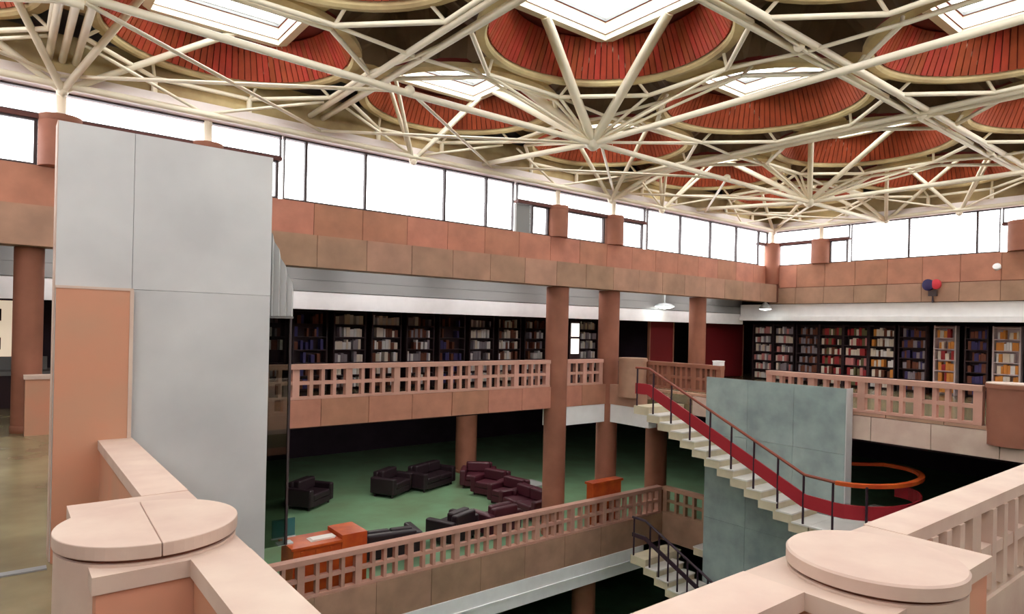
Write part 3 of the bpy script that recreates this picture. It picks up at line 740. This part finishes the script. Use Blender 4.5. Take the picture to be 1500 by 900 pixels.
# red panels and bright lit niche on the far gallery
for i, (x0, x1, lb) in enumerate(((21.6, 24.4, 'wide red panel right of the brown column in the far corner'), (18.4, 19.8, 'narrow red panel left of the brown column on the far gallery'))):
    t = thing('red_panel', ((x0+x1)/2, 15.4, FZ), lb, 'panel', 'red gallery panels')
    block('leaf', x0+0.05, x1-0.05, 15.37, 15.43, FZ+0.02, 0.30, 'door', t)
    for xx in (x0, x1-0.05): block('frame_post', xx, xx+0.05, 15.35, 15.45, FZ, 0.30, 'stone', t)
t = thing('display_case', (15.0, 15.8, FZ), 'small lit white display case between the two tall columns', 'display case')
block('case_body', 14.8, 15.25, 15.7, 15.95, FZ, 0.25, 'shelf', t)
for z0, z1 in ((-0.85, -0.35), (-0.28, 0.16)): block('lit_panel', 14.85, 15.2, 15.68, 15.70, z0, z1, emit('lit_panel_%d' % int(z0*100), (1, 0.93, 0.82, 1), 1.1), t)
# lamp on the bulkhead
t = thing('bulkhead_lamp', (17.2, 13.75, 0.78), 'white glowing oval lamp under the left fascia', 'lamp')
b = MB(); b.lathe([(0.02, 0.52), (0.02, 0.12), (0.2, 0.09), (0.32, 0.03), (0.33, 0.0)], 24, caps=False); b.build('shade', 'silver', t, True)
b = MB(); b.lathe([(0.02, -0.08), (0.2, -0.05), (0.31, 0.0), (0.31, 0.02)], 24); b.build('diffuser', 'lampon', t, True)
# corner lamp on the right bulkhead
t = thing('bulkhead_lamp', (21.5, 12.7, 0.84), 'small white lamp under the fascia in the far corner', 'lamp')
b = MB(); b.lathe([(0.04, 0.24), (0.18, 0.1), (0.22, 0.0)], 20, caps=False); b.build('shade', 'silver', t, True)
b = MB(); b.lathe([(0.02, -0.05), (0.2, -0.01), (0.2, 0.01)], 20); b.build('diffuser', 'lampon', t, True)
# added light strips, unseen behind the left fascia, brightening the white bulkhead
for k in range(7):
    x = 1.2+k*3.0
    t = thing('added_light_strip', (x, 13.42, 1.3), '%s added unseen batten from the left, tucked up behind the left fascia' % names[k], 'lamp', 'added fascia light strips')
    b = MB(); b.box(-1.2, 1.2, -0.05, 0.05, -0.05, 0.0); b.build('housing', 'white', t)
    b = MB(); b.prism([(0.02*math.cos(a*math.pi/4), -0.075+0.02*math.sin(a*math.pi/4)) for a in range(8)], 'x', -1.18, 1.18); b.build('tube', 'batten', t)
# little device on the right fascia
t = thing('wall_device', (WX-0.12, 7.55, 1.16), 'small dark blue and red device fixed to the right fascia', 'device')
b = MB(); b.lathe([(0.05, -0.14), (0.24, -0.14), (0.28, -0.05), (0.28, 0.1), (0.2, 0.14)], 20)
o = b.build('blue_drum', 'blue', t, True); o.rotation_euler = (0, math.radians(-90), 0); o.location = (-0.08, 0.20, 0.62)
b = MB(); b.lathe([(0.04, -0.12), (0.2, -0.12), (0.24, -0.04), (0.24, 0.08), (0.15, 0.12)], 20)
o = b.build('red_drum', 'red', t, True); o.rotation_euler = (0, math.radians(-90), 0); o.location = (-0.10, -0.20, 0.64)
b = MB(); b.box(-0.1, 0.1, -0.2, 0.2, 0.08, 0.36); b.build('bracket', 'frame', t)
b = MB(); b.lathe([(0.03, -0.25), (0.06, -0.22), (0.03, 0.1)], 12); b.build('stem', 'post', t, True)
t.scale = (0.55, 0.55, 0.62)
t = thing('spot_lamp', (WX-0.1, 5.95, 1.95), 'tiny white spot lamp on the right fascia', 'lamp')
b = MB(); b.lathe([(0.04, 0), (0.09, 0.03), (0.1, 0.12), (0.03, 0.16)], 14); o = b.build('head', 'white', t, True); o.rotation_euler = (0, math.radians(-60), 0)
b = MB(); b.box(0, 0.1, -0.03, 0.03, 0.02, 0.08); b.build('bracket', 'grey', t)

# far left gallery: cream panel with two dark squares, grey counter
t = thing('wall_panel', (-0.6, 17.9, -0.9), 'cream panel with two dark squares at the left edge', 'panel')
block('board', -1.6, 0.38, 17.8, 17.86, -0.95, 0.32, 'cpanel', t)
for z in (-0.62, 0.0): block('dark_square', -0.55, 0.02, 17.785, 17.80, z-0.12, z+0.14, 'frame', t)
t = thing('reading_counter', (-0.2, 16.6, FZ), 'grey counter below the cream panel at the left edge', 'counter')
block('body', -1.6, 0.9, 16.4, 17.2, FZ, -1.2, 'shelf', t); block('worktop', -1.7, 1.0, 16.3, 17.3, -1.2, -1.12, 'grey', t)
block('upstand', -1.2, 0.8, 16.9, 17.0, -1.12, -0.85, 'grey', t)
t = thing('rail_pier', (0.62, 12.9, FZ), 'small salmon stone pier at the foot of the leftmost gallery column', 'pier')
block('shaft', 0.32, 0.92, 12.45, 12.68, FZ, -0.98, 'pier', t); block('cap', 0.30, 0.94, 12.43, 12.70, -0.98, -0.92, 'pale', t)
b = MB(); b.box(-5, 0.3, 5.80, 5.88, FZ, FZ+0.012); struct(b.build('trim_floor_strip', 'grey'))

# ------------------------------------------------------------------ lower floor furniture
def sofa(x, y, rz, w, label, m='sofa', h=0.8):
    t = thing('armchair' if w < 1.4 else 'sofa', (x, y, LZ), label, 'armchair' if w < 1.4 else 'sofa', 'lounge seats')
    t.rotation_euler = (0, 0, rz)
    def pc(name, x0, x1, y0, y1, z0, z1, bev=0.05):
        b = MB(); b.box(x0, x1, y0, y1, z0, z1); o = b.build(name, m, t)
        bv = o.modifiers.new('bevel', 'BEVEL'); bv.width = bev; bv.segments = 3; return o
    pc('base', -w/2+0.18, w/2-0.18, -0.40, 0.30, 0.08, 0.26, 0.02)
    n = 1 if w < 1.4 else 2
    for i in range(n):
        s = (w-0.40)/n; pc('seat_cushion', -w/2+0.20+i*s, -w/2+0.20+(i+1)*s-0.01, -0.42, 0.26, 0.27, 0.46)
        pc('back_cushion', -w/2+0.20+i*s, -w/2+0.20+(i+1)*s-0.01, 0.10, 0.30, 0.47, h)
    pc('backrest', -w/2+0.15, w/2-0.15, 0.28, 0.46, 0.10, h-0.03)
    for sx in (-1, 1):
        pc('armrest', min(sx*w/2, sx*(w/2-0.2)), max(sx*w/2, sx*(w/2-0.2)), -0.42, 0.46, 0.10, 0.62)
    for sx in (-1, 1):
        for sy in (-0.3, 0.34):
            b = MB(); b.lathe([(0.025, 0), (0.035, 0.11)], 10, sx*(w/2-0.12), sy); b.build('leg', 'post', t)
    return t
R = math.radians
sofa(7.4, 19.0, R(35), 1.25, 'black leather armchair standing alone at the left of the green floor', 'sofab')
sofa(10.1, 18.9, R(30), 1.25, 'black leather armchair in the middle of the green floor', 'sofab')
sofa(11.6, 19.0, R(20), 1.7, 'dark sofa in front of the dim back column', 'sofab')
sofa(13.0, 18.2, R(-40), 1.2, 'maroon armchair at the far end of the diagonal row', 'sofa')
sofa(12.7, 17.0, R(-70), 1.2, 'maroon armchair in the middle of the diagonal row', 'sofa')
sofa(12.5, 15.8, R(-80), 1.2, 'maroon armchair at the near end of the diagonal row', 'sofa')
sofa(12.2, 14.6, R(-90), 1.7, 'maroon sofa beside the tall left column', 'sofa')
sofa(9.2, 14.0, R(200), 1.15, 'maroon armchair with its back to the lower balustrade, left of two', 'sofab')
sofa(10.5, 13.9, R(185), 1.15, 'maroon armchair with its back to the lower balustrade, right of two', 'sofa')
sofa(7.3, 13.9, R(170), 1.5, 'black low sofa just behind the lower balustrade near the orange desk', 'sofab', 0.7)
def coffee_table(x, y, w, d, label):
    t = thing('coffee_table', (x, y, LZ), label, 'table')
    b = MB(); b.box(-w/2, w/2, -d/2, d/2, 0.38, 0.42); b.build('top', 'grey', t)
    for sx in (-1, 1):
        for sy in (-1, 1):
            b = MB(); b.box(sx*(w/2-0.06)-0.025, sx*(w/2-0.06)+0.025, sy*(d/2-0.06)-0.025, sy*(d/2-0.06)+0.025, 0, 0.38); b.build('leg', 'post', t)
coffee_table(13.6, 16.2, 0.9, 0.8, 'low grey coffee table behind the row of maroon armchairs')
t = thing('reception_desk', (5.4, 13.0, LZ), 'orange timber reception desk behind the lower balustrade at left', 'desk')
fp = block('front_panel', 4.6, 5.6, 12.62, 12.68, LZ, -4.5, 'orange', t); block('side_panel', 4.6, 4.66, 12.68, 13.3, LZ, -4.5, 'orange', t)
block('worktop', 4.55, 5.6, 12.58, 13.35, -4.5, -4.45, 'orange', t)
block('raised_end', 5.6, 6.15, 12.58, 13.35, LZ, -4.36, 'orange', t)
for i in range(3): subblock('fluted_rib', 4.75+i*0.3, 4.80+i*0.3, 12.605, 12.62, LZ+0.1, -4.55, 'orange', fp)
t = thing('paper_stack', (5.3, 12.95, -4.45), 'white papers lying on the orange reception desk', 'papers')
for i in range(3): block('sheet', 5.02+i*0.02, 5.52+i*0.015, 12.78, 13.05-i*0.02, -4.45+0.012*i, -4.45+0.012*(i+1)-0.001, 'paper', t)
t = thing('desk_monitor', (4.55, 13.0, -4.45), 'teal and silver screen at the left end of the orange desk', 'monitor')
block('foot', 4.4, 4.7, 12.9, 13.1, -4.45, -4.42, 'silver', t); block('neck', 4.52, 4.58, 12.98, 13.02, -4.42, -4.3, 'silver', t)
block('screen', 4.3, 4.75, 12.97, 13.01, -4.3, -3.95, 'teal', t); block('bezel', 4.28, 4.77, 12.965, 12.975, -4.33, -4.3, 'silver', t)
t = thing('side_counter', (13.1, 12.42, LZ), 'orange red counter before the corner column behind the lower balustrade', 'counter')
block('body', 12.55, 13.65, 12.28, 12.52, LZ, -4.2, 'orange', t); block('worktop', 12.5, 13.7, 12.25, 12.55, -4.2, -4.14, 'orange', t)
block('plinth', 12.6, 13.6, 12.26, 12.28, LZ, LZ+0.1, 'post', t)
# glowing panels added out of view in the soffit to brighten the lounge
for k, (x, y, lb) in enumerate(((6.0, 15.5, 'above the lone black armchair'), (9.5, 15.0, 'above the two armchairs by the balustrade'), (9.0, 18.0, 'above the middle of the lounge'),
                                (12.6, 17.6, 'above the diagonal row of armchairs'), (13.6, 14.6, 'above the sofa beside the tall column'), (17.0, 14.2, 'above the floor beyond the stairs'))):
    t = thing('ceiling_lamp', (x, y, FZ-0.36), 'added unseen light panel in the lower soffit '+lb, 'lamp', 'added lounge light panels')
    b = MB(); b.box(-0.32, 0.32, -0.32, 0.32, -0.05, 0.0); b.build('housing', 'white', t)
    b = MB(); b.box(-0.29, 0.29, -0.29, 0.29, -0.062, -0.051); b.build('diffuser', 'lounge_fill', t)
# basement shelves
rows = shelf_unit('x', 9.6, 1.1, 14.2, BZ, 2.2, 'dark shelf seen under the white edge at the bottom of the photo')
fill('x', 9.6, 1.1, 14.2, rows, ['white', 'cream', 'grey'], 0)
print('books', nbook[0], 'objects', len(bpy.data.objects))
